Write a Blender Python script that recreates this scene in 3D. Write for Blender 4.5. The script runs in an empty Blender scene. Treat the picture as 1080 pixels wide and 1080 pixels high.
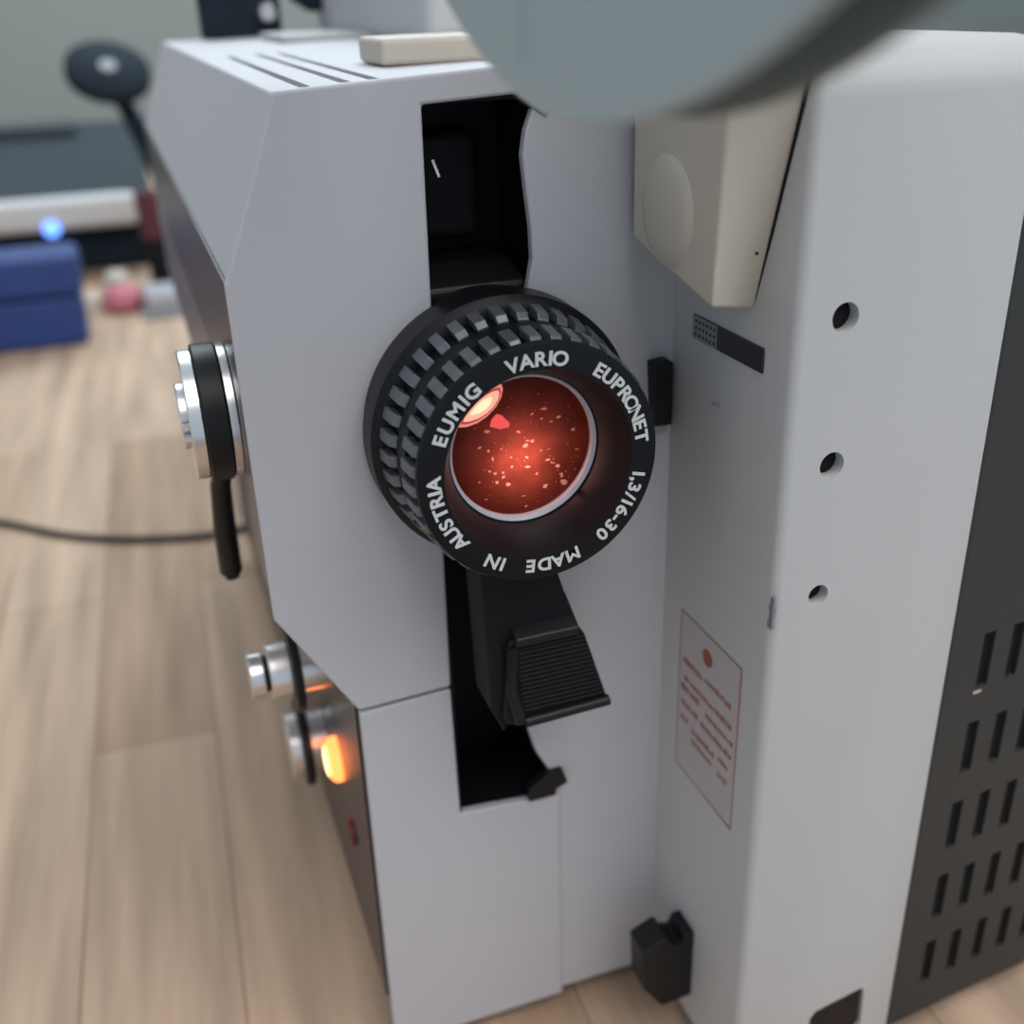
import bpy, bmesh, math, random
from mathutils import Vector, Matrix
random.seed(4)
sc = bpy.context.scene
C = sc.collection
OFF = Vector((0.0, 0.0, 1.023))            # machine coordinates (cm, camera at 0) -> world metres
def W(p): return Vector((p[0]*.01, p[1]*.01, p[2]*.01)) + OFF

# ---------------------------------------------------------------- camera
cam_d = bpy.data.cameras.new('camera'); cam = bpy.data.objects.new('camera', cam_d); C.objects.link(cam)
R = ((0.94134277, -0.33608427, -0.03035045), (-0.17126705, -0.39832822, -0.90111166), (0.29076002, 0.85345298, -0.43252356))
m = Matrix.Identity(4)
for i in range(3):
    m[i][0] = R[0][i]; m[i][1] = -R[1][i]; m[i][2] = -R[2][i]; m[i][3] = OFF[i]
cam.matrix_world = m
cam_d.sensor_width = 36; cam_d.lens = 1142.4/1080*36; cam_d.clip_start = .005; cam_d.clip_end = 30
cam_d.dof.use_dof = True; cam_d.dof.focus_distance = .217; cam_d.dof.aperture_fstop = 10.5
sc.camera = cam
# ---------------------------------------------------------------- light
try: sc.cycles.use_light_tree = False      # cleaner sampling of the small lamp inside the lens
except Exception: pass
sc.view_settings.view_transform = 'Standard'; sc.view_settings.look = 'None'
sc.view_settings.gamma = 1; sc.view_settings.exposure = -0.05; sc.view_settings.use_curve_mapping = False
wd = bpy.data.worlds.new('world'); sc.world = wd; wd.use_nodes = True
bg = wd.node_tree.nodes['Background']; bg.inputs[0].default_value = (.76, .88, 1, 1); bg.inputs[1].default_value = .62
def area(name, loc, target, sx, sy, power, col):
    l = bpy.data.lights.new(name, 'AREA'); l.shape = 'RECTANGLE'; l.size = sx; l.size_y = sy; l.energy = power; l.color = col
    o = bpy.data.objects.new(name, l); C.objects.link(o); o.location = loc
    o.rotation_euler = (Vector(target)-Vector(loc)).to_track_quat('-Z', 'Y').to_euler(); return o
area('ceiling_light', (.35, -.6, 2.3), (.1, .3, .85), 1.4, 1.0, 21.5, (1, .96, .93))
area('window_light', (.35, 2.0, 2.35), (.1, .55, .9), 1.6, 1.0, 33, (.80, .94, 1))

area('added_wall_wash', (.55, 1.75, 1.75), (.18, 2.46, .95), .3, .3, 2.2, (.85, .97, 1))  # added unseen lamp that brightens the back wall

# ---------------------------------------------------------------- materials
def mat(name, col, rough=.5, metal=0, spec=.5, bump=0, bscale=200, emit=None, estr=0, var=0):
    M = bpy.data.materials.new(name); M.use_nodes = True; nt = M.node_tree; b = nt.nodes['Principled BSDF']
    b.inputs['Base Color'].default_value = (*col, 1); b.inputs['Roughness'].default_value = rough
    b.inputs['Metallic'].default_value = metal; b.inputs['Specular IOR Level'].default_value = spec
    if emit: b.inputs['Emission Color'].default_value = (*emit, 1); b.inputs['Emission Strength'].default_value = estr
    tc = nt.nodes.new('ShaderNodeTexCoord'); n = nt.nodes.new('ShaderNodeTexNoise'); n.inputs['Scale'].default_value = bscale
    nt.links.new(tc.outputs['Object'], n.inputs['Vector'])
    if var:
        r = nt.nodes.new('ShaderNodeMixRGB'); r.blend_type = 'MULTIPLY'; r.inputs[0].default_value = 1
        q = nt.nodes.new('ShaderNodeMapRange'); q.inputs[3].default_value = 1-var; q.inputs[4].default_value = 1+var
        nt.links.new(n.outputs[0], q.inputs[0]); r.inputs[1].default_value = (*col, 1); nt.links.new(q.outputs[0], r.inputs[2])
        nt.links.new(r.outputs[0], b.inputs['Base Color'])
    if bump:
        bp = nt.nodes.new('ShaderNodeBump'); bp.inputs['Strength'].default_value = bump; bp.inputs['Distance'].default_value = .0003
        nt.links.new(n.outputs[0], bp.inputs['Height']); nt.links.new(bp.outputs[0], b.inputs['Normal'])
    return M
M_shell = mat('grey_white_paint', (.50, .495, .52), .55, bump=.12, bscale=1800)
M_shell2 = mat('right_housing_paint', (.50, .50, .50), .55, bump=.12, bscale=1800)
M_black = mat('black_plastic', (.008, .008, .009), .42, spec=.3, bump=.1, bscale=1500)
M_mount = mat('matte_black_mount', (.006, .006, .008), .6, spec=.2)
M_tab = mat('ribbed_black_tab', (.006, .006, .007), .55, spec=.22)
M_ring = mat('lens_ring_black', (.0055, .006, .0075), .42, spec=.22)
M_rib = mat('grip_rib_black', (.075, .08, .092), .30, spec=1.0)
M_white = mat('white_lettering', (.62, .62, .62), .6)
M_rim = mat('satin_rim', (.42, .42, .46), .35)
M_side = mat('dark_side_metal', (.075, .062, .066), .35, metal=.6)
M_side2 = mat('side_band_metal', (.20, .175, .18), .35, metal=.5)
M_silver = mat('brushed_silver', (.80, .78, .78), .28, metal=1)
M_grille = mat('dark_grille_paint', (.026, .028, .028), .55, bump=.1, bscale=900)
M_slot = mat('slot_black', (.014, .014, .015), .8, spec=.1)
M_beige = mat('beige_plastic', (.52, .465, .39), .5)
M_reel = mat('blue_grey_reel', (.39, .46, .47), .5)
M_reel2 = mat('shaded_reel_grey', (.15, .18, .172), .5)  # reel grey darkened, putting the near flange's shade into the colour
M_label = mat('dark_metal_label', (.05, .05, .055), .35, metal=.3)
M_label2 = mat('grey_label_patch', (.22, .22, .23), .5)
M_sticker = mat('pale_sticker', (.47, .43, .43), .5)
M_red = mat('sticker_red_print', (.30, .12, .10), .6, var=.3, bscale=400)
M_redd = mat('sticker_red_dot', (.30, .075, .055), .6)
M_orange = mat('orange_pilot_lamp', (1, .3, .08), .4, emit=(1, .22, .05), estr=3.0)
M_pilotcore = mat('pilot_lamp_core', (1, .8, .4), .4, emit=(1, .70, .30), estr=3)
M_darkred = mat('dark_red_button', (.16, .02, .02), .5)
def backm():
    M = bpy.data.materials.new('hazed_red_element'); M.use_nodes = True; nt = M.node_tree; nt.nodes.clear(); N = nt.nodes.new; L = nt.links.new
    o = N('ShaderNodeOutputMaterial'); d = N('ShaderNodeBsdfTranslucent'); d.inputs[0].default_value = (1, .30, .22, 1)
    t = N('ShaderNodeBsdfTransparent'); t.inputs[0].default_value = (.9, .9, .9, 1); mx = N('ShaderNodeMixShader')
    tc = N('ShaderNodeTexCoord'); n = N('ShaderNodeTexNoise'); n.inputs['Scale'].default_value = 170; n.inputs['Detail'].default_value = 6
    q = N('ShaderNodeMapRange'); q.inputs[1].default_value = .3; q.inputs[2].default_value = .7; q.inputs[3].default_value = .20; q.inputs[4].default_value = .36
    L(tc.outputs['Object'], n.inputs[0]); L(n.outputs[0], q.inputs[0]); L(q.outputs[0], mx.inputs[0]); L(t.outputs[0], mx.inputs[1]); L(d.outputs[0], mx.inputs[2]); L(mx.outputs[0], o.inputs[0]); return M
M_back = backm()
M_tube = mat('lens_tube_black', (.004, .004, .004), .9, spec=0)
M_crescent = mat('reflection_pink', (.3, .1, .1), .5, emit=(1, .27, .20), estr=.75)  # emissive colours that paint the bulb's reflection in the lens
M_crescent2 = mat('reflection_deep_red', (.2, .05, .05), .5, emit=(1, .10, .06), estr=.30)
M_core = mat('reflection_hot_core', (.5, .3, .2), .5, emit=(1, .66, .42), estr=1.25)
M_reflection = mat('reflection_orange', (.4, .2, .15), .5, emit=(1, .42, .28), estr=.95)
M_glint_red = mat('glint_red', (.7, .1, .1), .5, emit=(1, .07, .06), estr=.55)
M_black_bg = mat('black_blue_plastic', (.011, .019, .028), .75, spec=.15)
M_printer = mat('dark_slate_plastic', (.030, .042, .050), .7, spec=.2)
M_pband = mat('silver_white_band', (.62, .62, .62), .4)
M_led = mat('blue_led', (.2, .4, 1), .4, emit=(.12, .30, 1), estr=2.5)
M_blue = mat('navy_blue_box', (.017, .046, .19), .6, var=.25, bscale=30)
M_pink = mat('pink_plastic', (.62, .20, .25), .5)
M_pale = mat('pale_cream', (.62, .58, .50), .6)
M_grey = mat('mid_grey', (.30, .30, .32), .5)
M_maroon = mat('maroon_plastic', (.10, .020, .030), .5)
M_cable = mat('black_cable', (.012, .012, .013), .6)
def wood():
    M = bpy.data.materials.new('beech_planks'); M.use_nodes = True; nt = M.node_tree; b = nt.nodes['Principled BSDF']; N = nt.nodes.new; L = nt.links.new
    tc = N('ShaderNodeTexCoord'); mp = N('ShaderNodeMapping'); mp.inputs['Rotation'].default_value = (0, 0, math.radians(90+2.3)); mp.inputs['Location'].default_value = (.03, .016, 0)
    L(tc.outputs['Object'], mp.inputs[0])
    br = N('ShaderNodeTexBrick'); br.inputs['Scale'].default_value = 1; br.inputs['Brick Width'].default_value = .36; br.inputs['Row Height'].default_value = .048
    br.inputs['Mortar Size'].default_value = .0006; br.inputs['Mortar Smooth'].default_value = .8; br.offset = .37; br.inputs['Bias'].default_value = 0
    br.inputs['Color1'].default_value = (.43, .28, .185, 1); br.inputs['Color2'].default_value = (.59, .42, .30, 1); br.inputs['Mortar'].default_value = (.30, .185, .12, 1)
    L(mp.outputs[0], br.inputs[0])
    mp2 = N('ShaderNodeMapping'); mp2.inputs['Scale'].default_value = (1.2, 16, 1); L(mp.outputs[0], mp2.inputs[0])
    n = N('ShaderNodeTexNoise'); n.inputs['Scale'].default_value = 5; n.inputs['Detail'].default_value = 5; L(mp2.outputs[0], n.inputs[0])
    mr = N('ShaderNodeMapRange'); mr.inputs[1].default_value = .3; mr.inputs[2].default_value = .7; mr.inputs[3].default_value = .70; mr.inputs[4].default_value = 1.15; L(n.outputs[0], mr.inputs[0])
    mx = N('ShaderNodeMixRGB'); mx.blend_type = 'MULTIPLY'; mx.inputs[0].default_value = 1; L(br.outputs[0], mx.inputs[1]); L(mr.outputs[0], mx.inputs[2])
    L(mx.outputs[0], b.inputs['Base Color']); b.inputs['Roughness'].default_value = .6; b.inputs['Specular IOR Level'].default_value = .2
    return M
M_wood = wood()
def wallm():
    return mat('grey_green_wall', (.27, .305, .295), .8, var=.12, bscale=.8)
M_wall = wallm()
def glassm():
    M = bpy.data.materials.new('coated_glass'); M.use_nodes = True; nt = M.node_tree; nt.nodes.clear(); N = nt.nodes.new; L = nt.links.new
    o = N('ShaderNodeOutputMaterial'); g = N('ShaderNodeBsdfGlossy'); g.inputs['Roughness'].default_value = .06; g.inputs[0].default_value = (.8, .85, 1, 1)
    t = N('ShaderNodeBsdfTransparent'); t.inputs[0].default_value = (.96, .95, .95, 1); f = N('ShaderNodeFresnel'); f.inputs[0].default_value = 1.12
    mx = N('ShaderNodeMixShader'); L(f.outputs[0], mx.inputs[0]); L(t.outputs[0], mx.inputs[1]); L(g.outputs[0], mx.inputs[2]); L(mx.outputs[0], o.inputs[0]); return M
M_glass = glassm()
def speckm():
    M = bpy.data.materials.new('pale_dust'); M.use_nodes = True; nt = M.node_tree; nt.nodes.clear(); N = nt.nodes.new; L = nt.links.new
    o = N('ShaderNodeOutputMaterial'); d = N('ShaderNodeBsdfTranslucent'); d.inputs[0].default_value = (1, .97, .93, 1); L(d.outputs[0], o.inputs[0]); return M
M_speck = speckm()

# ---------------------------------------------------------------- helpers
def empty(name, loc_cm, label, cat, group=None):
    o = bpy.data.objects.new(name, None); C.objects.link(o); o.location = W(loc_cm); o.empty_display_size = .02
    o['label'] = label; o['category'] = cat
    if group: o['group'] = group
    return o
def root_of(p):
    v = Vector((0, 0, 0))
    while p is not None: v += p.location; p = p.parent
    return v
def obj(name, bm, mt, parent=None, origin=None, smooth=None, bevel=0, seg=2, label=None):
    """bm in machine cm. Origin: first-level parts keep their own centre."""
    me = bpy.data.meshes.new(name)
    bmesh.ops.recalc_face_normals(bm, faces=bm.faces)
    cs = [v.co.copy() for v in bm.verts]
    o = bpy.data.objects.new(name, me); C.objects.link(o)
    lo = Vector([min(c[i] for c in cs) for i in range(3)]); hi = Vector([max(c[i] for c in cs) for i in range(3)])
    org = W(origin if origin else ((lo.x+hi.x)/2, (lo.y+hi.y)/2, lo.z))
    for v in bm.verts: v.co = W(v.co) - org
    bm.to_mesh(me); bm.free(); me.materials.append(mt)
    o.location = org - (root_of(parent) if parent else Vector((0, 0, 0)))
    if parent: o.parent = parent
    if smooth is not None:
        for p in me.polygons: p.use_smooth = True
        md = None
        try: me.set_sharp_from_angle(angle=math.radians(smooth))
        except Exception: pass
    if bevel:
        b = o.modifiers.new('bevel', 'BEVEL'); b.width = bevel*.01; b.segments = seg; b.limit_method = 'ANGLE'; b.angle_limit = math.radians(35); b.harden_normals = False
    if label: o['label'] = label
    return o
def top(o, label, cat, group=None):
    o['label'] = label; o['category'] = cat
    if group: o['group'] = group
    return o
def box(bm, x0, x1, y0, y1, z0, z1, rot=None, piv=None):
    r = bmesh.ops.create_cube(bm, size=1)['verts']
    for v in r:
        v.co = Vector(((x0+x1)/2+v.co.x*(x1-x0), (y0+y1)/2+v.co.y*(y1-y0), (z0+z1)/2+v.co.z*(z1-z0)))
        if rot is not None: v.co = rot @ (v.co-Vector(piv)) + Vector(piv)
    return bm
def B(*a, **k): return box(bmesh.new(), *a, **k)
def prism(pts, axis, a, b, bm=None):
    """polygon in the two other axes, extruded along axis from a to b"""
    bm = bm or bmesh.new()
    def mk(p, t): return {'x': (t, p[0], p[1]), 'y': (p[0], t, p[1]), 'z': (p[0], p[1], t)}[axis]
    v0 = [bm.verts.new(mk(p, a)) for p in pts]; v1 = [bm.verts.new(mk(p, b)) for p in pts]
    n = len(pts); bm.faces.new(v0); bm.faces.new(v1[::-1])
    for i in range(n): bm.faces.new((v0[i], v1[i], v1[(i+1) % n], v0[(i+1) % n]))
    return bm
def lathe(prof, c, axis='y', n=96, bm=None, close=False, a0=0, a1=2*math.pi):
    """prof: (position along the axis, radius); c: centre in the other two axes"""
    bm = bm or bmesh.new(); rings = []
    full = abs(a1-a0-2*math.pi) < 1e-6; cnt = n if full else n+1
    for t, r in prof:
        ring = []
        for i in range(cnt):
            a = a0+(a1-a0)*i/n; u, w = c[0]+r*math.cos(a), c[1]+r*math.sin(a)
            ring.append(bm.verts.new({'y': (u, t, w), 'x': (t, u, w), 'z': (u, w, t)}[axis]))
        rings.append(ring)
    if close: rings.append(rings[0])
    for p, q in zip(rings, rings[1:]):
        for i in range(n):
            j = (i+1) % cnt
            try: bm.faces.new((p[i], p[j], q[j], q[i]))
            except ValueError: pass
    if not close:
        for k, ring in ((0, rings[0]), (-1, rings[-1])):
            if prof[k][1] > 1e-4:
                if close is False: bm.faces.new(ring)
    bmesh.ops.remove_doubles(bm, verts=bm.verts, dist=1e-5)
    return bm
def tube(pts, r, n=12, bm=None):
    bm = bm or bmesh.new(); rings = []
    P = [Vector(p) for p in pts]
    for i, p in enumerate(P):
        d = (P[min(i+1, len(P)-1)]-P[max(i-1, 0)]).normalized()
        u = d.cross(Vector((0, 0, 1)));  u = u.normalized() if u.length > .05 else Vector((1, 0, 0)); w = d.cross(u).normalized()
        rr = r[i] if isinstance(r, (list, tuple)) else r
        rings.append([bm.verts.new(p+u*rr*math.cos(2*math.pi*k/n)+w*rr*math.sin(2*math.pi*k/n)) for k in range(n)])
    for a, b in zip(rings, rings[1:]):
        for k in range(n): bm.faces.new((a[k], a[(k+1) % n], b[(k+1) % n], b[k]))
    bm.faces.new(rings[0]); bm.faces.new(rings[-1][::-1]); return bm
def cut(o, cutter_bm):
    """boolean-subtract a cutter (machine cm) from o and keep the result as plain mesh"""
    me = bpy.data.meshes.new('cutter'); bmesh.ops.recalc_face_normals(cutter_bm, faces=cutter_bm.faces)
    for v in cutter_bm.verts: v.co = W(v.co)
    cutter_bm.to_mesh(me); cutter_bm.free()
    c = bpy.data.objects.new('cutter', me); C.objects.link(c)
    md = o.modifiers.new('cut', 'BOOLEAN'); md.operation = 'DIFFERENCE'; md.solver = 'EXACT'; md.object = c
    bpy.context.view_layer.update()
    dg = bpy.context.evaluated_depsgraph_get(); new = bpy.data.meshes.new_from_object(o.evaluated_get(dg))
    o.modifiers.clear(); old = o.data; o.data = new; bpy.data.objects.remove(c); return o
def tagk(o, k): o['kind'] = k; return o

# ================================================================ the setting
def slab(name, x0, x1, y0, y1, z0, z1, mt): return tagk(obj(name, B(x0, x1, y0, y1, z0, z1), mt), 'structure')
slab('wall_back', -260, 320, 246, 252, -102.3, 150, M_wall)
slab('floor', -260, 320, -160, 246, -106.3, -102.3, mat('grey_floor', (.22, .2, .18), .6, var=.2, bscale=3))
desk = empty('desk', (20, 110, -102.3), 'pale beech plank desk that everything stands on', 'desk')
obj('desk_top', B(-90, 130, -2, 244, -30.3, -27.3), M_wood, desk, origin=(0, 0, -27.3), bevel=.2)
for lx in (-82, 122):
    for ly in (6, 236): obj('leg', B(lx-3, lx+3, ly-3, ly+3, -102.3, -30.3), M_grey, desk, bevel=.3)

# ================================================================ the film projector
pj = empty('film_projector', (9, 38, -27.3), 'grey-white cine projector with glowing orange-red front lens standing on the desk', 'projector')
YA = 21.2; XC = 11.24; YD = 16.48
# main body behind the front cover
prof = [(3.0, -1.55), (1.68, -4.9), (1.68, -11.8), (3.28, -13.6), (3.28, -24.95), (11.4, -26.4), (11.4, -1.35)]
body = obj('body_shell', prism(prof, 'y', YA+.25, 55.6), M_shell, pj, bevel=.06, label='pale grey main housing')
cut(body, B(5.55, 8.15, 20, 30, -19.3, -1.75))
slots = bmesh.new()
for xa, xb, ya, yb in ((3.62, 3.80, 21.96, 37.2), (4.50, 4.68, 22.6, 37.4), (5.13, 5.31, 22.8, 36.9)):
    prism([(xa-.02, ya), (xa+.22, ya), (xb+.2, yb), (xb, yb)], 'z', -1.9, -1.0, slots)
cut(body, slots)
# slot bottoms
for x in (3.6, 4.48, 5.11):
    obj('vent_slot', B(x-.02, x+.42, 21.9, 37.5, -1.75, -1.63), M_grey, pj)
obj('side_panel', B(1.60, 1.69, YA+.27, 55.4, -8.2, -4.95), M_side, pj, bevel=.02, label='dark metal upper side panel')
obj('side_panel', B(1.60, 1.69, YA+.27, 55.4, -11.75, -8.22), M_side2, pj, bevel=.02, label='lighter metal side band')
obj('side_panel', prism([(3.17, -13.5), (3.29, -13.4), (3.29, -24.97), (3.17, -24.97)], 'y', YA+.27, 55.4), M_side, pj, label='dark metal lower side panel')
# front cover above the seam, C-shaped round the lens opening
OPL = [(5.69, -1.88), (5.62, -8), (5.515, -15.13)]
fc = [(2.93, -1.49), (5.0, -1.38), (7.0, -1.28), (8.29, -1.24), (8.28, -2.27), (7.98, -2.07), (7.60, -1.79), (5.69, -1.88), (5.515, -15.11), (3.24, -15.22), (1.6, -12.35), (1.59, -4.89)]
obj('front_cover', prism(fc, 'y', YA, YA+.26), M_shell, pj, bevel=.07, seg=3)
lc = [(3.25, -15.31), (5.50, -15.20), (5.545, -19.07), (8.18, -19.27), (8.30, -19.3), (8.30, -26.74), (3.6, -26.74), (3.24, -25.9)]
obj('lower_front_panel', prism(lc, 'y', YA, YA+.26), M_shell, pj, bevel=.05, seg=3)
# recessed panel right of the opening
rp = [(8.26, -1.24), (8.26, -2.25), (7.97, -2.06), (7.80, -2.5), (7.72, -2.96), (7.78, -3.6), (7.87, -4.4), (7.89, -5.06), (7.79, -5.54), (7.70, -6.0), (7.62, -8), (7.45, -14), (7.40, -16.6), (7.52, -17.1), (7.70, -17.8), (8.01, -18.42), (8.10, -18.7), (8.15, -19.25), (8.28, -19.28), (8.28, -26.60), (11.30, -26.60), (11.30, -1.2)]
obj('recessed_panel', prism(rp, 'y', YA+.07, YA+.35), M_shell, pj, bevel=.09, seg=4)
# right-hand housing (face with three holes) with its inner side wall
hp = [(YD+.9-.9*math.cos(math.radians(t)), -1.8+.85*math.sin(math.radians(t))) for t in range(0, 91, 10)]
hous = obj('right_housing', prism(hp+[(55.6, -.95), (55.6, -26.6), (YD, -26.6)], 'x', XC, 16.17), M_shell2, pj)
b_ = hous.modifiers.new('bevel', 'BEVEL'); b_.width = .0022; b_.segments = 5; b_.limit_method = 'ANGLE'
holes = bmesh.new()
HP = ((12.27, -5.62, .29), (12.31, -8.60, .275), (12.31, -11.55, .235))
for hx, hz, hr in HP: lathe([(15, hr), (17.4, hr)], (hx, hz), 'y', 40, holes)
cut(hous, holes)
cut(hous, prism([(13.44, -25.9), (13.46, -24.75), (13.62, -24.52), (14.95, -24.24), (15.10, -24.32), (15.16, -25.6), (15.0, -25.9)], 'y', 15, 16.95))
for p_ in hous.data.polygons: p_.use_smooth = True
try: hous.data.set_sharp_from_angle(angle=math.radians(35))
except Exception: pass
for hx, hz, hr in HP:
    s = obj('hole_shade_disc', lathe([(16.72, .0001), (16.72, hr*.5), (16.75, hr*.98), (17.3, hr*.98)], (hx, hz), 'y', 24), M_slot, pj)  # black disc in each hole paints the shade inside it
obj('handle_recess', prism([(13.46, -25.88), (13.48, -24.77), (13.63, -24.54), (14.94, -24.27), (15.08, -24.34), (15.14, -25.6), (14.99, -25.88)], 'y', 16.56, 16.94), M_black, pj, bevel=.05)
# chipped paint at the corner
chip = bmesh.new()
for i in range(9):
    z = -11.42-.085*i; w = random.uniform(.02, .06)
    box(chip, XC-.012, XC+.0+w, YD-.006+.0, YD+.10+random.uniform(0, .07), z-.05, z+.03)
obj('paint_chip', chip, mat('bare_metal', (.22, .21, .22), .6), pj)
# dark grille beside the housing
th = math.radians(4.5); G0 = Vector((16.19, 16.62, 0)); Gd = Vector((math.cos(th), math.sin(th), 0)); Gn = Vector((-math.sin(th), math.cos(th), 0))
def gp(u, d, z): v = G0+Gd*u+Gn*d; return (v.x, v.y, z)
def gbox(bm, u0, u1, d0, d1, z0, z1):
    vs = [bm.verts.new(gp(u, d, z)) for z in (z0, z1) for u, d in ((u0, d0), (u1, d0), (u1, d1), (u0, d1))]
    for f in ((0, 1, 2, 3), (4, 5, 6, 7), (0, 1, 5, 4), (1, 2, 6, 5), (2, 3, 7, 6), (3, 0, 4, 7)): bm.faces.new([vs[i] for i in f])
    return bm
gr = obj('lamp_house_grille', gbox(bmesh.new(), -.03, 7.8, 0, 39, -26.5, -1.0), M_grille, pj, bevel=.12, seg=3, label='dark grey louvred cover')
sl = bmesh.new(); ROWS = ((-14.57, 1.22), (-17.13, 1.22), (-19.6, 1.19), (-22.04, 1.17), (-24.44, 1.18))
for zc, u0 in ROWS:
    for k in range(7): gbox(sl, u0-.18+k*.925, u0+.18+k*.925, -.3, .14, zc-.76, zc+.76)
cut(gr, sl)
for zc, u0 in ROWS:
    obj('slot_lining', gbox(bmesh.new(), u0-.17, u0+6*.925+.17, .12, .20, zc-.77, zc+.77), M_slot, pj)
obj('grille_nick', gbox(bmesh.new(), 1.0, 1.26, -.02, .05, -15.50, -15.42), M_silver, pj, bevel=.02, label='bare metal nick at the foot of a slot')
# items on the inner side wall
lab = obj('type_plate', prism([(20.30, -6.36), (17.50, -6.36), (17.48, -6.44), (17.48, -6.86), (20.30, -6.87)], 'x', XC-.05, XC+.02), M_label, pj, label='small black plate with a dotted grey end')
obj('plate_patch', B(XC-.056, XC-.04, 19.25, 20.28, -6.86, -6.37), M_label2, lab)
dt = bmesh.new()
for i in range(6):
    for j in range(3): box(dt, XC-.064, XC-.05, 19.33+i*.155, 19.385+i*.155, -6.80+j*.15, -6.745+j*.15)
obj('dot_pattern', dt, M_slot, lab)
obj('moulded_mark', tube([(XC-.02, 19.38, -8.16), (XC-.03, 19.28, -8.06), (XC-.03, 19.12, -8.03), (XC-.02, 18.98, -8.10)], [.01, .03, .025, .008], 8), M_grey, pj)
st = obj('warning_sticker', prism([(20.22, -13.72), (17.60, -13.72), (17.46, -13.86), (17.44, -18.18), (17.54, -18.28), (20.2, -18.36), (20.30, -18.26), (20.30, -13.82)], 'x', XC-.02, XC+.01), M_sticker, pj, label='pale sticker with a red dot and faint red text')
brd = bmesh.new(); e = .035
for a in ((17.44, 20.30, -13.76, -13.72), (17.46, 20.30, -18.36, -18.32), (20.26, 20.30, -18.34, -13.74), (17.44, 17.48, -18.3, -13.8)): box(brd, XC-.026, XC-.015, *a)
obj('sticker_border', brd, mat('sticker_border_red', (.33, .17, .15), .6), st)
obj('sticker_dot', lathe([(XC-.028, .23), (XC-.015, .23)], (18.95, -14.35), 'x', 32), M_redd, st)
tx = bmesh.new()
TL = [(-15.05, 20.1, 19.2), (-15.0, 19.05, 17.75), (-15.55, 20.0, 17.75), (-15.85, 20.15, 19.25), (-15.95, 18.9, 17.7), (-16.3, 20.1, 19.3), (-16.35, 19.1, 17.75), (-16.75, 20.1, 19.75), (-16.85, 19.5, 18.4), (-16.75, 18.2, 17.75), (-17.15, 19.5, 18.5), (-17.2, 18.2, 17.8)]
for z, ya, yb in TL:
    y = ya
    while y > yb:
        w = random.uniform(.06, .13); h = random.uniform(.10, .17)
        box(tx, XC-.027, XC-.015, y-w, y, z-h/2, z+h/2+random.uniform(-.03, .03)); y -= w+random.uniform(.02, .05)
tagk(obj('sticker_print', tx, M_red, st), 'stuff')
# adjusting foot
ft = [(9.72, -23.32), (10.42, -23.02), (10.60, -23.33), (10.86, -23.42), (10.98, -23.12), (11.26, -23.1), (11.26, -25.5), (10.34, -25.58), (9.80, -24.75)]
obj('tilt_foot_knob', prism(ft, 'y', 18.85, 19.75), M_black, pj, bevel=.06)
# black peg between lens and wall, and tab below the opening
obj('latch_peg', prism([(10.60, -7.60), (10.98, -7.55), (11.12, -7.66), (11.13, -9.14), (10.68, -9.12)], 'y', 20.95, 21.3), M_black, pj, bevel=.04)
obj('latch_peg_base', B(10.72, 11.08, 21.05, 21.3, -9.32, -9.13), M_grey, pj, bevel=.03)
obj('stop_tab', prism([(7.95, -18.42), (8.36, -18.42), (8.50, -18.88), (8.18, -19.0), (8.15, -19.2), (7.4, -19.2), (7.4, -18.8)], 'y', 21.1, 21.4), M_black, pj, bevel=.03)
# rubber feet
for fx in (4.4, 15.2):
    for fy in (24, 53): obj('rubber_foot', lathe([(-27.3, .9), (-26.2, .8), (-24.9, .8)], (fx, fy), 'z', 32), M_black, pj, smooth=40)
# --- lens mount inside the opening
mnt = obj('lens_mount', B(5.55, 8.17, 24.0, 24.4, -19.3, -1.75), M_mount, pj, label='black lens mount inside the front opening')
obj('mount_wall', B(5.48, 5.60, YA+.1, 24.4, -19.3, -1.75), M_mount, mnt)
obj('mount_wall', B(8.1, 8.3, YA+.3, 24.4, -19.3, -1.75), M_mount, mnt)
obj('mount_wall', B(5.5, 8.2, YA+.26, 24.4, -1.9, -1.7), M_mount, mnt)
obj('mount_wall', B(5.5, 8.2, YA+.2, 24.4, -19.4, -19.15), M_mount, mnt)
obj('mount_ledge', prism([(21.6, -5.55), (22.6, -5.2), (24, -5.2), (24, -7), (21.6, -7)], 'x', 5.6, 7.9), M_black, mnt, bevel=.12, seg=4)
obj('mount_ledge', prism([(21.5, -5.75), (21.2, -6.1), (21.2, -7), (22.0, -7), (22.0, -5.75)], 'x', 5.75, 7.8), M_black, mnt, bevel=.1, seg=4)
obj('mount_hatch', B(6.0, 7.45, 23.2, 24.1, -4.9, -2.6), M_mount, mnt, bevel=.25, seg=4)
obj('mount_pin', tube([(6.02, 21.9, -3.0), (6.10, 21.75, -3.32)], .055, 12), M_silver, mnt, label='small bright metal pin')
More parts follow.
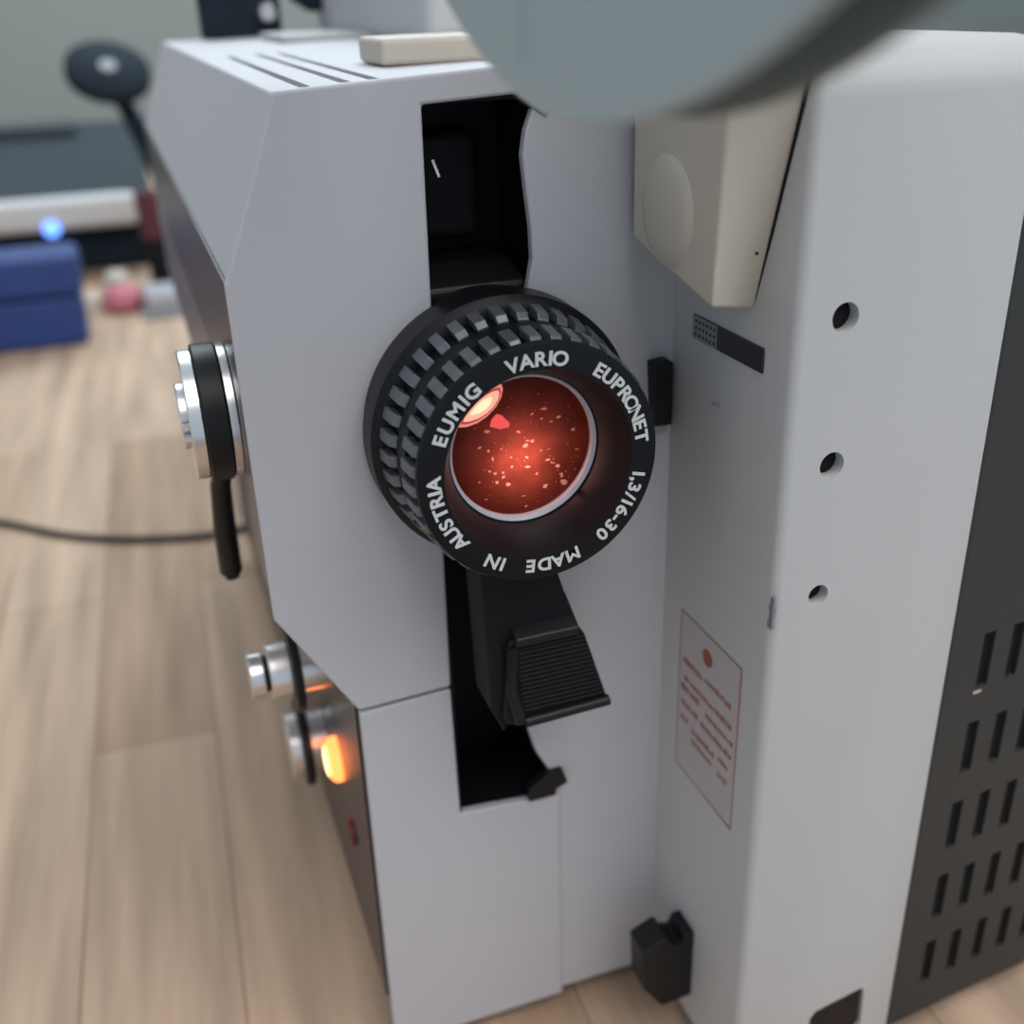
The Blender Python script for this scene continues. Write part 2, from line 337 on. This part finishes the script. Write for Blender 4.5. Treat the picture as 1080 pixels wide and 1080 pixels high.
# arm and ribbed focus tab under the lens
arm = obj('focus_arm', prism([(5.75, -10.4), (7.25, -10.4), (7.90, -12.55), (6.55, -13.1), (6.2, -15.3), (5.9, -14.6)], 'y', 19.15, 20.4), M_mount, pj, bevel=.1, seg=3, label='black arm carrying the ribbed tab')
obj('arm_ledge', prism([(18.85, -12.66), (19.7, -12.2), (20.3, -12.2), (20.3, -12.9), (18.9, -12.9)], 'x', 6.42, 7.92), M_black, arm, bevel=.05)
tab = obj('focus_tab', prism([(6.50, -12.66), (7.87, -12.66), (8.10, -12.96), (8.64, -14.75), (8.66, -14.92), (6.60, -14.98), (6.2, -14.95), (6.12, -14.7), (6.28, -12.8)], 'y', 19.0, 19.75), M_tab, pj, bevel=.06, seg=3, label='ribbed black focus tab')
rb = bmesh.new()
for i in range(15):
    z = -12.98-i*.118; sh = (-12.98-z)/1.9
    tube([(6.52+sh*.03, 18.99, z), (8.08+sh*.52, 18.99, z)], .033, 8, rb)
obj('grip_ridges', rb, M_tab, tab, smooth=60)
obj('tab_lip', tube([(6.60, 18.93, -14.90), (8.66, 18.93, -14.83)], .13, 20), M_black, tab, smooth=60)
obj('tab_edge', tube([(6.33, 19.05, -12.9), (6.36, 19.02, -14.0), (6.50, 18.98, -14.88)], [.14, .17, .16], 16), M_black, tab, smooth=60)

# --- the lens
LX, LZ = 6.81, -8.33
lens = obj('lens_barrel', lathe([(20.0, 2.62), (20.08, 2.80), (20.2, 2.90), (20.85, 2.92), (20.95, 2.86), (21.9, 2.75), (21.9, 1.9), (20.9, 1.9), (20.8, 1.9), (20.0, 1.9)], (LX, LZ), 'y', 128, close=True), M_ring, pj, smooth=35, label='black lens barrel with white lettering round its face')
obj('barrel_core', lathe([(18.25, 2.36), (18.98, 2.38), (19.02, 2.50), (19.45, 2.54), (19.5, 2.5), (20.2, 2.55), (20.2, 1.98), (18.25, 1.98)], (LX, LZ), 'y', 128, close=True), M_ring, lens, smooth=35)
obj('front_ring', lathe([(18.15, 1.95), (18.15, 2.42), (18.17, 2.48), (18.22, 2.50), (18.26, 2.50), (18.28, 2.3), (18.85, 2.0), (19.17, 1.95), (19.17, 1.58), (19.09, 1.58), (18.6, 1.80)], (LX, LZ), 'y', 128, close=True), M_ring, lens, smooth=30, label='black front ring with white lettering')
def ribs(name, y0, y1, r0, r1, h0, h1, n, ph):
    for k in range(n):
        a = math.radians(ph+k*360/n); hw = math.radians(360/n*.30); bm = bmesh.new()
        vs = []
        for y, rr, h in ((y0, r0, h0-.115), (y0+.115, r0, h0), (y1, r1, h1)):
            for d, q in ((-hw, rr-.06), (hw, rr-.06), (hw*.9, rr+h), (-hw*.9, rr+h)):
                vs.append(bm.verts.new((LX+q*math.cos(a+d), y, LZ+q*math.sin(a+d))))
        for f in ((0, 1, 2, 3), (8, 9, 10, 11), (0, 1, 5, 4), (1, 2, 6, 5), (2, 3, 7, 6), (3, 0, 4, 7), (4, 5, 9, 8), (5, 6, 10, 9), (6, 7, 11, 10), (7, 4, 8, 11)): bm.faces.new([vs[i] for i in f])
        obj(name, bm, M_rib, lens, bevel=.018)
ribs('grip_rib', 18.24, 18.93, 2.44, 2.46, .12, .15, 38, 4.4)
ribs('grip_rib', 19.48, 20.08, 2.58, 2.60, .11, .16, 38, 0.2)
obj('glass_rim', lathe([(19.16, 1.50), (19.08, 1.53), (19.06, 1.57), (19.10, 1.60), (19.26, 1.60), (19.26, 1.50)], (LX, LZ), 'y', 96, close=True), M_rim, lens, smooth=60, label='pale rim round the glass')
obj('lens_tube', lathe([(19.18, 1.56), (20.9, 1.56), (20.9, 1.62), (19.18, 1.62)], (LX, LZ), 'y', 96, close=True), M_tube, lens, smooth=40)
gl = [(19.04+.16*(r/1.5)**2, max(r, .0001)) for r in [0, .25, .5, .75, 1.0, 1.25, 1.5]]
obj('tube_back', lathe([(20.82, .0001), (20.82, 1.57), (20.9, 1.57), (20.9, .0001)], (LX, LZ), 'y', 48, close=None), M_tube, lens)
obj('front_glass', lathe(gl, (LX, LZ), 'y', 96, close=None), M_glass, lens, smooth=80, label='clear front glass')
obj('inner_element', lathe([(19.42, .0001), (19.40, .7), (19.32, 1.2), (19.25, 1.555)], (LX, LZ), 'y', 96, close=None), M_back, lens, smooth=80, label='inner element glowing red in the lamp light')
SP = [(6.66,-7.89,9,5),(6.85,-8.11,7,4),(6.95,-8.13,9,5),(7.52,-7.71,9,6),(7.84,-8.03,8,6),(6.96,-7.56,8,4),(7.21,-7.49,14,5),(7.16,-7.69,6,3),(5.84,-8.1,8,5),(6.83,-8.47,8,5),(6.84,-8.68,10,5),(6.5,-8.62,6,4),(7.49,-8.77,10,7),(7.38,-8.68,10,4),(7.28,-8.6,9,4),(7.21,-9.18,10,8),(7.62,-9.15,13,12),(7.57,-8.96,8,4),(6.41,-8.99,11,9),(6.17,-8.91,7,7),(6.31,-8.81,7,6),(6.31,-8.72,5,4),(6.14,-8.71,7,5),(6.03,-8.64,6,4),(6.78,-9.55,6,4),(5.8,-8.84,5,4),(6.1,-8.38,4,9),(6.02,-8.2,5,6),(7.92,-8.47,7,3),(7.13,-8.37,4,3),(6.73,-9.31,8,2),(7.03,-8.87,6,3),(6.01,-7.78,12,7),(6.8,-8.21,12,8),(7.37,-7.78,7,2),(6.49,-8.41,4,4),(6.29,-8.2,4,3),(7.58,-9.01,7,4),(5.93,-9.24,9,2)]
for q in range(70):
    a = random.uniform(0, 6.28); r = 1.25*math.sqrt(random.random()); SP.append((LX+r*math.cos(a), LZ+r*math.sin(a), random.uniform(1, 2.4), random.uniform(1, 2.4)))
sb = bmesh.new()
for x, z, w, h in SP:
    n = 9; vs = []; tl = random.uniform(-.5, .5); k_ = .0057
    for i in range(n):
        a = 2*math.pi*i/n; rr = random.uniform(.75, 1.2); u, v_ = w*k_*rr*math.cos(a), h*k_*rr*math.sin(a)
        vs.append((x*1.012+u*math.cos(tl)-v_*math.sin(tl), z*1.012+u*math.sin(tl)+v_*math.cos(tl)))
    sb.faces.new([sb.verts.new((a, 19.22, b)) for a, b in vs])
tagk(obj('dust_specks', sb, M_speck, lens, label='pale dust specks behind the glass'), 'stuff')
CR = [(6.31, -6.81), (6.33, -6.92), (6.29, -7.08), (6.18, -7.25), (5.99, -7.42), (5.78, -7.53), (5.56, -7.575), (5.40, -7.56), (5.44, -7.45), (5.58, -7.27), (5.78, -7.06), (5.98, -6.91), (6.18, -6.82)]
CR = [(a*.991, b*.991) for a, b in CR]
obj('bulb_reflection', prism(CR, 'y', 18.70, 18.74), M_crescent, lens, bevel=.01, label='pink-edged painted reflection of the bulb in the lens')  # layered glowing shapes stand in for the bulb's reflection
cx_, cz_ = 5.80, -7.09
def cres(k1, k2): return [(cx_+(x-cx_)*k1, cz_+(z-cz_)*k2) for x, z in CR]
obj('reflection_dark_band', prism(cres(.90, .84), 'y', 18.685, 18.70), M_crescent2, lens)
obj('reflection_inner', prism(cres(.82, .72), 'y', 18.665, 18.685), M_reflection, lens, bevel=.01, label='bright inner part of the painted reflection')
obj('reflection_core', prism(cres(.48, .40), 'y', 18.65, 18.665), M_core, lens)
obj('painted_glint', prism([(6.20, -7.42), (6.30, -7.46), (6.47, -7.66), (6.44, -7.74), (6.25, -7.75), (6.05, -7.66), (6.09, -7.52)], 'y', 18.92, 18.95), M_glint_red, lens, bevel=.01, label='painted red glint beside the bulb reflection')  # glowing patch painting a red glint
# lettering
def glyph(ch, size):
    cu = bpy.data.curves.new('g', 'FONT'); cu.body = ch; cu.size = size; cu.align_x = 'CENTER'; cu.extrude = .012; cu.offset = .0105
    o = bpy.data.objects.new('g', cu); C.objects.link(o); bpy.context.view_layer.update()
    me = bpy.data.meshes.new_from_object(o.evaluated_get(bpy.context.evaluated_depsgraph_get())); bpy.data.objects.remove(o); return me
def word(text, a0, a1, rmid=2.17, size=.385, wts=None):
    """letter centres run clockwise from a0 to a1 (degrees)"""
    wd_ = {'I': .45, 'M': 1.2, '1': .6, ',': .4, '/': .6, '-': .55}
    ws = [wd_.get(c, 1) for c in text]; pos = [0]
    for i in range(1, len(ws)): pos.append(pos[-1]+(ws[i-1]+ws[i])/2)
    bm = bmesh.new()
    for c, p in zip(text, pos):
        a = math.radians(a0+(a1-a0)*(p/pos[-1] if pos[-1] else 0)); me = glyph(c, size)
        rad = Vector((math.cos(a), 0, math.sin(a))); tan = Vector((math.sin(a), 0, -math.cos(a)))
        vs = [bm.verts.new(Vector((LX, 18.145, LZ))+tan*v.co.x*1.08+rad*(v.co.y+rmid-size*.35)+Vector((0, -v.co.z, 0))) for v in me.vertices]
        for f in me.polygons:
            try: bm.faces.new([vs[i] for i in f.vertices])
            except ValueError: pass
    obj('lettering', bm, M_white, lens, label='white painted word on the front ring')
word('EUMIG', 157, 127.5); word('VARIO', 104, 78.5); word('EUPRONET', 55.5, 7.5)
word('1,3/16-30', -14, -53); word('MADE', -72.5, -97); word('IN', -113.5, -120); word('AUSTRIA', -142, -180)
# small lamp inside the barrel: the projection light that reddens the glass and its dust
pl = bpy.data.lights.new('lens_lamp', 'POINT'); pl.energy = .0066; pl.color = (1, .42, .34); pl.shadow_soft_size = .002
plo = bpy.data.objects.new('lens_lamp', pl); C.objects.link(plo); plo.location = W((6.84, 20.08, -8.68))

# --- controls on the left side
def knob(name, x_base, y, z, layers, parent, label):
    """layers: (x from, x to, radius, material, name)"""
    k = None
    for i, (xa, xb, r, mt, nm) in enumerate(layers):
        bm = lathe([(xa, r-.03), (xa-.03, r), (xb+.03, r), (xb, r-.03)], (y, z), 'x', 64)
        o = obj(nm if i else name, bm, mt, parent if i == 0 else k, smooth=35, label=label if i == 0 else None)
        if i == 0: k = o
    return k
kb = knob('speed_dial', 1.6, 24.1, -8.35, [(1.60, 1.38, 1.50, M_silver, ''), (1.38, .86, 1.56, M_black, 'dial_grip'), (.86, .56, 1.46, M_silver, 'dial_face'), (.58, .40, .75, M_silver, 'dial_hub')], pj, 'large silver and black side dial')
for i in range(3): obj('dial_tooth', B(.42, .60, 23.0+.1*i, 23.15+.1*i, -8.05-.30*i, -7.93-.30*i), M_white, kb)
obj('side_lever', tube([(1.35, 25.5, -10.0), (1.15, 26.2, -11.0), (1.10, 26.8, -12.6), (1.10, 27.0, -13.9), (1.12, 27.0, -14.1)], [.16, .26, .30, .30, .2], 16), M_black, pj, smooth=50)
obj('side_lever_pivot', lathe([(1.60, .3), (1.25, .3)], (25.4, -10.0), 'x', 24), M_black, pj, smooth=35)
knob('control_knob', 3.17, 25.2, -16.2, [(3.17, 2.35, .72, M_silver, ''), (2.35, 2.12, 1.22, M_black, 'knob_flange'), (2.12, 1.55, .78, M_silver, 'knob_cap'), (1.55, 1.42, .5, M_black, 'knob_band'), (1.42, 1.05, .62, M_silver, 'knob_end')], pj, 'upper silver side knob with a black flange')
knob('control_knob', 3.17, 28.2, -20.9, [(3.17, 2.62, .95, M_silver, ''), (2.62, 2.36, 1.35, M_black, 'knob_flange'), (2.36, 2.0, 1.05, M_silver, 'knob_cap')], pj, 'lower silver side knob with a black flange')
pil = obj('pilot_lamp', lathe([(3.18, .66), (2.98, .66), (2.86, .55), (2.80, .32), (2.79, .0001)], (25.5, -19.75), 'x', 48), M_orange, pj, smooth=50, label='glowing orange pilot lamp')
obj('lamp_core', lathe([(2.80, .45), (2.76, .3), (2.75, .0001)], (25.5, -19.75), 'x', 32), M_pilotcore, pil, smooth=60)
obj('red_button', lathe([(3.18, .38), (3.05, .38), (3.0, .0001)], (24.2, -21.4), 'x', 32), M_darkred, pj, smooth=40)

# --- beige hub cover and the reel arm it carries
hub = bmesh.new()
XL, XR = 10.0, XC+.02
def hv(x, y, z): return hub.verts.new((x, y, z))
Lp = [(20.95, -1.0), (20.9, -4.72), (20.0, -4.93), (17.42, -5.42), (17.2, -1.0)]
Rp = [(20.95, -1.0), (20.9, -5.0), (20.0, -5.25), (18.0, -5.72), (16.62, -1.0)]
vl = [hv(XL, *p) for p in Lp]; vr = [hv(XR, *p) for p in Rp]
hub.faces.new(vl); hub.faces.new(vr[::-1])
hf = [hub.faces.new((vl[i], vr[i], vr[(i+1) % 5], vl[(i+1) % 5])) for i in range(5)]
bmesh.ops.subdivide_edges(hub, edges=list(hf[3].edges), cuts=9, use_grid_fill=True)
hb = obj('arm_hub_cover', hub, M_beige, pj, smooth=20, bevel=.22, seg=5, label='beige plastic cover of the front reel arm')
obj('hub_boss', lathe([(10.02, 1.1), (9.94, 1.0), (9.88, .75), (9.86, .0001)], (19.35, -3.95), 'x', 48), M_beige, hb, smooth=50)
obj('hub_shadow_line', prism([(20.95, -1.0), (20.9, -5.1), (18.0, -5.62), (17.92, -5.45), (17.5, -4.2), (16.53, -1.0)], 'x', XC-.02, XC+.03), M_slot, hb)  # black sheet painting the shadow line where the cover meets the wall
obj('hub_dot', lathe([(10.9, .03), (10.94, .03)], (17.5, -4.5), 'x', 10), M_slot, hb)
RC = (11.07, 7.77)
ra = bmesh.new(); prism([(20.9, -1.02), (16.65, -1.02), (13.5, 3.0), (10.0, 6.9), (9.9, 8.6), (11.0, 9.0), (12.2, 8.7), (17.0, 4.2), (20.9, 1.2)], 'x', 9.7, 11.0, ra)
obj('reel_arm', ra, M_beige, pj, bevel=.25, seg=3, label='beige front reel arm')
obj('reel_spindle', lathe([(9.8, .4), (4.1, .35), (3.9, .2)], RC, 'x', 32), M_silver, pj, smooth=40)
# raised parts on top of the projector
obj('top_latch', B(6.15, 9.7, 26.2, 28.6, -1.45, -.86), M_beige, pj, bevel=.12, seg=3, label='cream block on the projector top')
obj('top_plate', B(6.6, 10.2, 44, 50, -1.45, -1.20), mat('grey_top_plate', (.40, .41, .40), .5), pj, bevel=.1)
obj('rear_cover', B(10.0, XC+.1, 36, 55, -1.4, 2.6), M_shell2, pj, bevel=.4, seg=4, label='raised rear cover')
obj('rear_cover', B(11.6, 24.0, 40, 55.5, -1.05, 3.2), M_shell2, pj, bevel=.4, seg=4, label='raised rear cover on the right')
ram = obj('rear_arm_bracket', B(4.7, 8.1, 53.2, 55.4, -1.5, 1.5), M_black_bg, pj, bevel=.15, label='black rear reel arm bracket')
obj('bracket_knob', lathe([(53.25, .42), (52.7, .42), (52.55, .3), (52.55, .0001)], (7.45, -.45), 'y', 32), M_silver, ram, smooth=40)
obj('rear_arm', prism([(8.4, .8), (8.8, -.05), (9.6, -.55), (11.9, -.1), (11.9, .9)], 'y', 53.2, 54.6), M_black_bg, pj, bevel=.1)

# ================================================================ film reel on the front arm
reel = empty('film_reel', (5.0, RC[0], RC[1]-9), 'large blue-grey film reel hanging close above the lens', 'reel')
def flange(name, x0, x1, mt, lb):
    o = obj(name, lathe([(x0, 9.0-.04), (x0+.03, 9.0), (x1-.03, 9.0), (x1, 9.0-.04)], RC, 'x', 192), mt, reel, smooth=35, label=lb)
    c = bmesh.new()
    lathe([(x0-1, .45), (x1+1, .45)], RC, 'x', 32, c)
    for k in range(3):
        a0 = math.radians(90+k*120-38); a1 = math.radians(90+k*120+38); pts = []
        for i in range(13): a = a0+(a1-a0)*i/12; pts.append((RC[0]+6.6*math.cos(a), RC[1]+6.6*math.sin(a)))
        for i in range(13): a = a1+(a0-a1)*i/12; pts.append((RC[0]+3.4*math.cos(a), RC[1]+3.4*math.sin(a)))
        prism(pts, 'x', x0-1, x1+1, c)
    cut(o, c)
    for p in o.data.polygons: p.use_smooth = False
    return o
f1 = flange('near_flange', 4.56, 4.72, M_reel, 'pale blue-grey near flange')
cut(f1, B(4.3, 4.60, 11.95, 12.6, -.75, .4))
flange('far_flange', 5.50, 5.66, M_reel2, 'far flange with shade put into its dark grey')
obj('reel_core', lathe([(4.7, .45), (4.7, 2.6), (5.55, 2.6), (5.55, .45)], RC, 'x', 64, close=True), M_reel, reel, smooth=35)

# ================================================================ things behind, on the desk
pr = empty('printer', (-10, 150, -27.3), 'dark printer with a silver front band and a glowing blue light', 'printer')
obj('printer_base', B(-24, 2.6, 133, 168, -27.3, -22.2), M_black_bg, pr, bevel=.5)
obj('printer_lid', prism([(131.5, -19.0), (165, -14.2), (169, -14.4), (169, -22.3), (131.5, -22.3)], 'x', -26, 3.6), M_printer, pr, bevel=.5, seg=3)
obj('lid_panel', B(-24, -4, 158, 166.5, -15.5, -13.7), mat('lid_slate_panel', (.03, .042, .05), .5), pr, bevel=.3)
obj('front_band', B(-26, 1.9, 129.6, 132.3, -22.1, -18.6), M_pband, pr, bevel=1.1, seg=6, label='silver-white front band')
obj('power_light', lathe([(129.7, .85), (129.3, .8), (129.1, .4), (129.1, .0001)], (-7.6, -21.7), 'y', 32), M_led, pr, smooth=50, label='glowing blue power light')
bb = empty('storage_box', (-12, 108, -27.3), 'navy blue lidded box in front of the printer', 'box')
obj('box_body', B(-22, -4.75, 101.5, 107.5, -27.3, -22.9), M_blue, bb, bevel=.6, seg=4)
obj('box_lid', B(-22.3, -4.4, 101.2, 107.8, -22.8, -19.2), M_blue, bb, bevel=.7, seg=4)
pk = empty('pink_ornament', (-1.7, 113, -27.3), 'small pink rounded trinket on the desk beside the blue box', 'trinket')
obj('trinket_body', lathe([(-27.3, 1.3), (-26.9, 2.0), (-26.0, 2.1), (-25.2, 1.5), (-24.7, .8), (-24.6, .0001)], (-1.5, 113), 'z', 32), M_pink, pk, smooth=60)
obj('trinket_top', lathe([(-25.2, 1.0), (-24.4, 1.3), (-23.7, .9), (-23.5, .0001)], (-1.7, 114), 'z', 32), M_pale, pk, smooth=60)
top(obj('cream_lid', lathe([(-27.3, 1.2), (-26.9, 1.25), (-26.6, 1.0), (-26.5, .0001)], (-4.2, 117), 'z', 32), M_pale, smooth=40), 'small cream lid lying between the blue box and the pink trinket', 'lid')
gs = empty('desk_gadget', (2.6, 111, -27.3), 'low light grey desk gadget with a dark foot right of the pink trinket', 'gadget')
obj('gadget_body', B(.5, 4.9, 108.5, 113.5, -26.9, -25.0), mat('light_grey_plastic', (.42, .42, .45), .5), gs, bevel=.5, seg=4)
obj('gadget_foot', B(.1, 5.2, 107.5, 114, -27.3, -26.8), M_grey, gs, bevel=.15)
bt = empty('bottle', (3.2, 119, -27.3), 'small black bottle with a tall maroon cap close behind the projector side', 'bottle')
obj('bottle_body', lathe([(-27.3, 1.0), (-27.1, 1.15), (-22.3, 1.15), (-21.6, .9)], (2.8, 119), 'z', 32), M_slot, bt, smooth=40)
obj('bottle_cap', lathe([(-21.7, 1.3), (-17.3, 1.45), (-17.0, 1.2)], (2.7, 119), 'z', 32), M_maroon, bt, smooth=40)
lp = empty('desk_lamp', (5.5, 126, -27.3), 'small black desk lamp with a round head and pale centre behind the projector', 'lamp')
obj('lamp_base', lathe([(-27.3, 3.2), (-26.8, 3.2), (-26.3, 2.6)], (6.3, 126), 'z', 40), M_black_bg, lp, smooth=40)
obj('lamp_stem', tube([(6.3, 126, -26.4), (5.2, 126, -19), (3.7, 126, -13.5), (2.2, 126.3, -9.6), (1.5, 127, -8.3)], [.9, .9, 1.1, .9, .7], 16), M_black_bg, lp, smooth=60)
hd = obj('lamp_head', lathe([(-1.0, 3.6), (-.5, 4.2), (.5, 4.2), (.9, 3.6)], (0, 0), 'z', 64), M_black_bg, lp, smooth=50)
hd.location = W((.9, 126.5, -6.9))-lp.location; hd.rotation_euler = (math.radians(36), math.radians(8), 0)
hc = obj('lamp_centre', lathe([(0, .9), (.08, .85), (.1, .0001)], (0, 0), 'z', 32), M_grey, None)
hc.parent = hd; hc.location = (0, 0, .0182); hc.rotation_euler = (0, 0, 0)
cbp = [(-45, 78, -27.1), (-24, 70.5, -27.1), (-12, 65.5, -27.1), (-6, 60.5, -27.1), (-1.5, 58.2, -27.1), (3, 57.5, -27.1), (8, 60, -27.1)]
def smoothp(P, n=8):
    out = []; P = [Vector(p) for p in P]
    for i in range(len(P)-1):
        p0 = P[max(i-1, 0)]; p1 = P[i]; p2 = P[i+1]; p3 = P[min(i+2, len(P)-1)]
        for k in range(n):
            t = k/n; out.append(.5*((2*p1)+(p2-p0)*t+(2*p0-5*p1+4*p2-p3)*t*t+(3*p1-p0-3*p2+p3)*t**3))
    return out+[P[-1]]
top(obj('power_cable', tube(smoothp(cbp), .2, 10), M_cable, smooth=60), 'thin black cable lying across the desk left of the projector', 'cable')
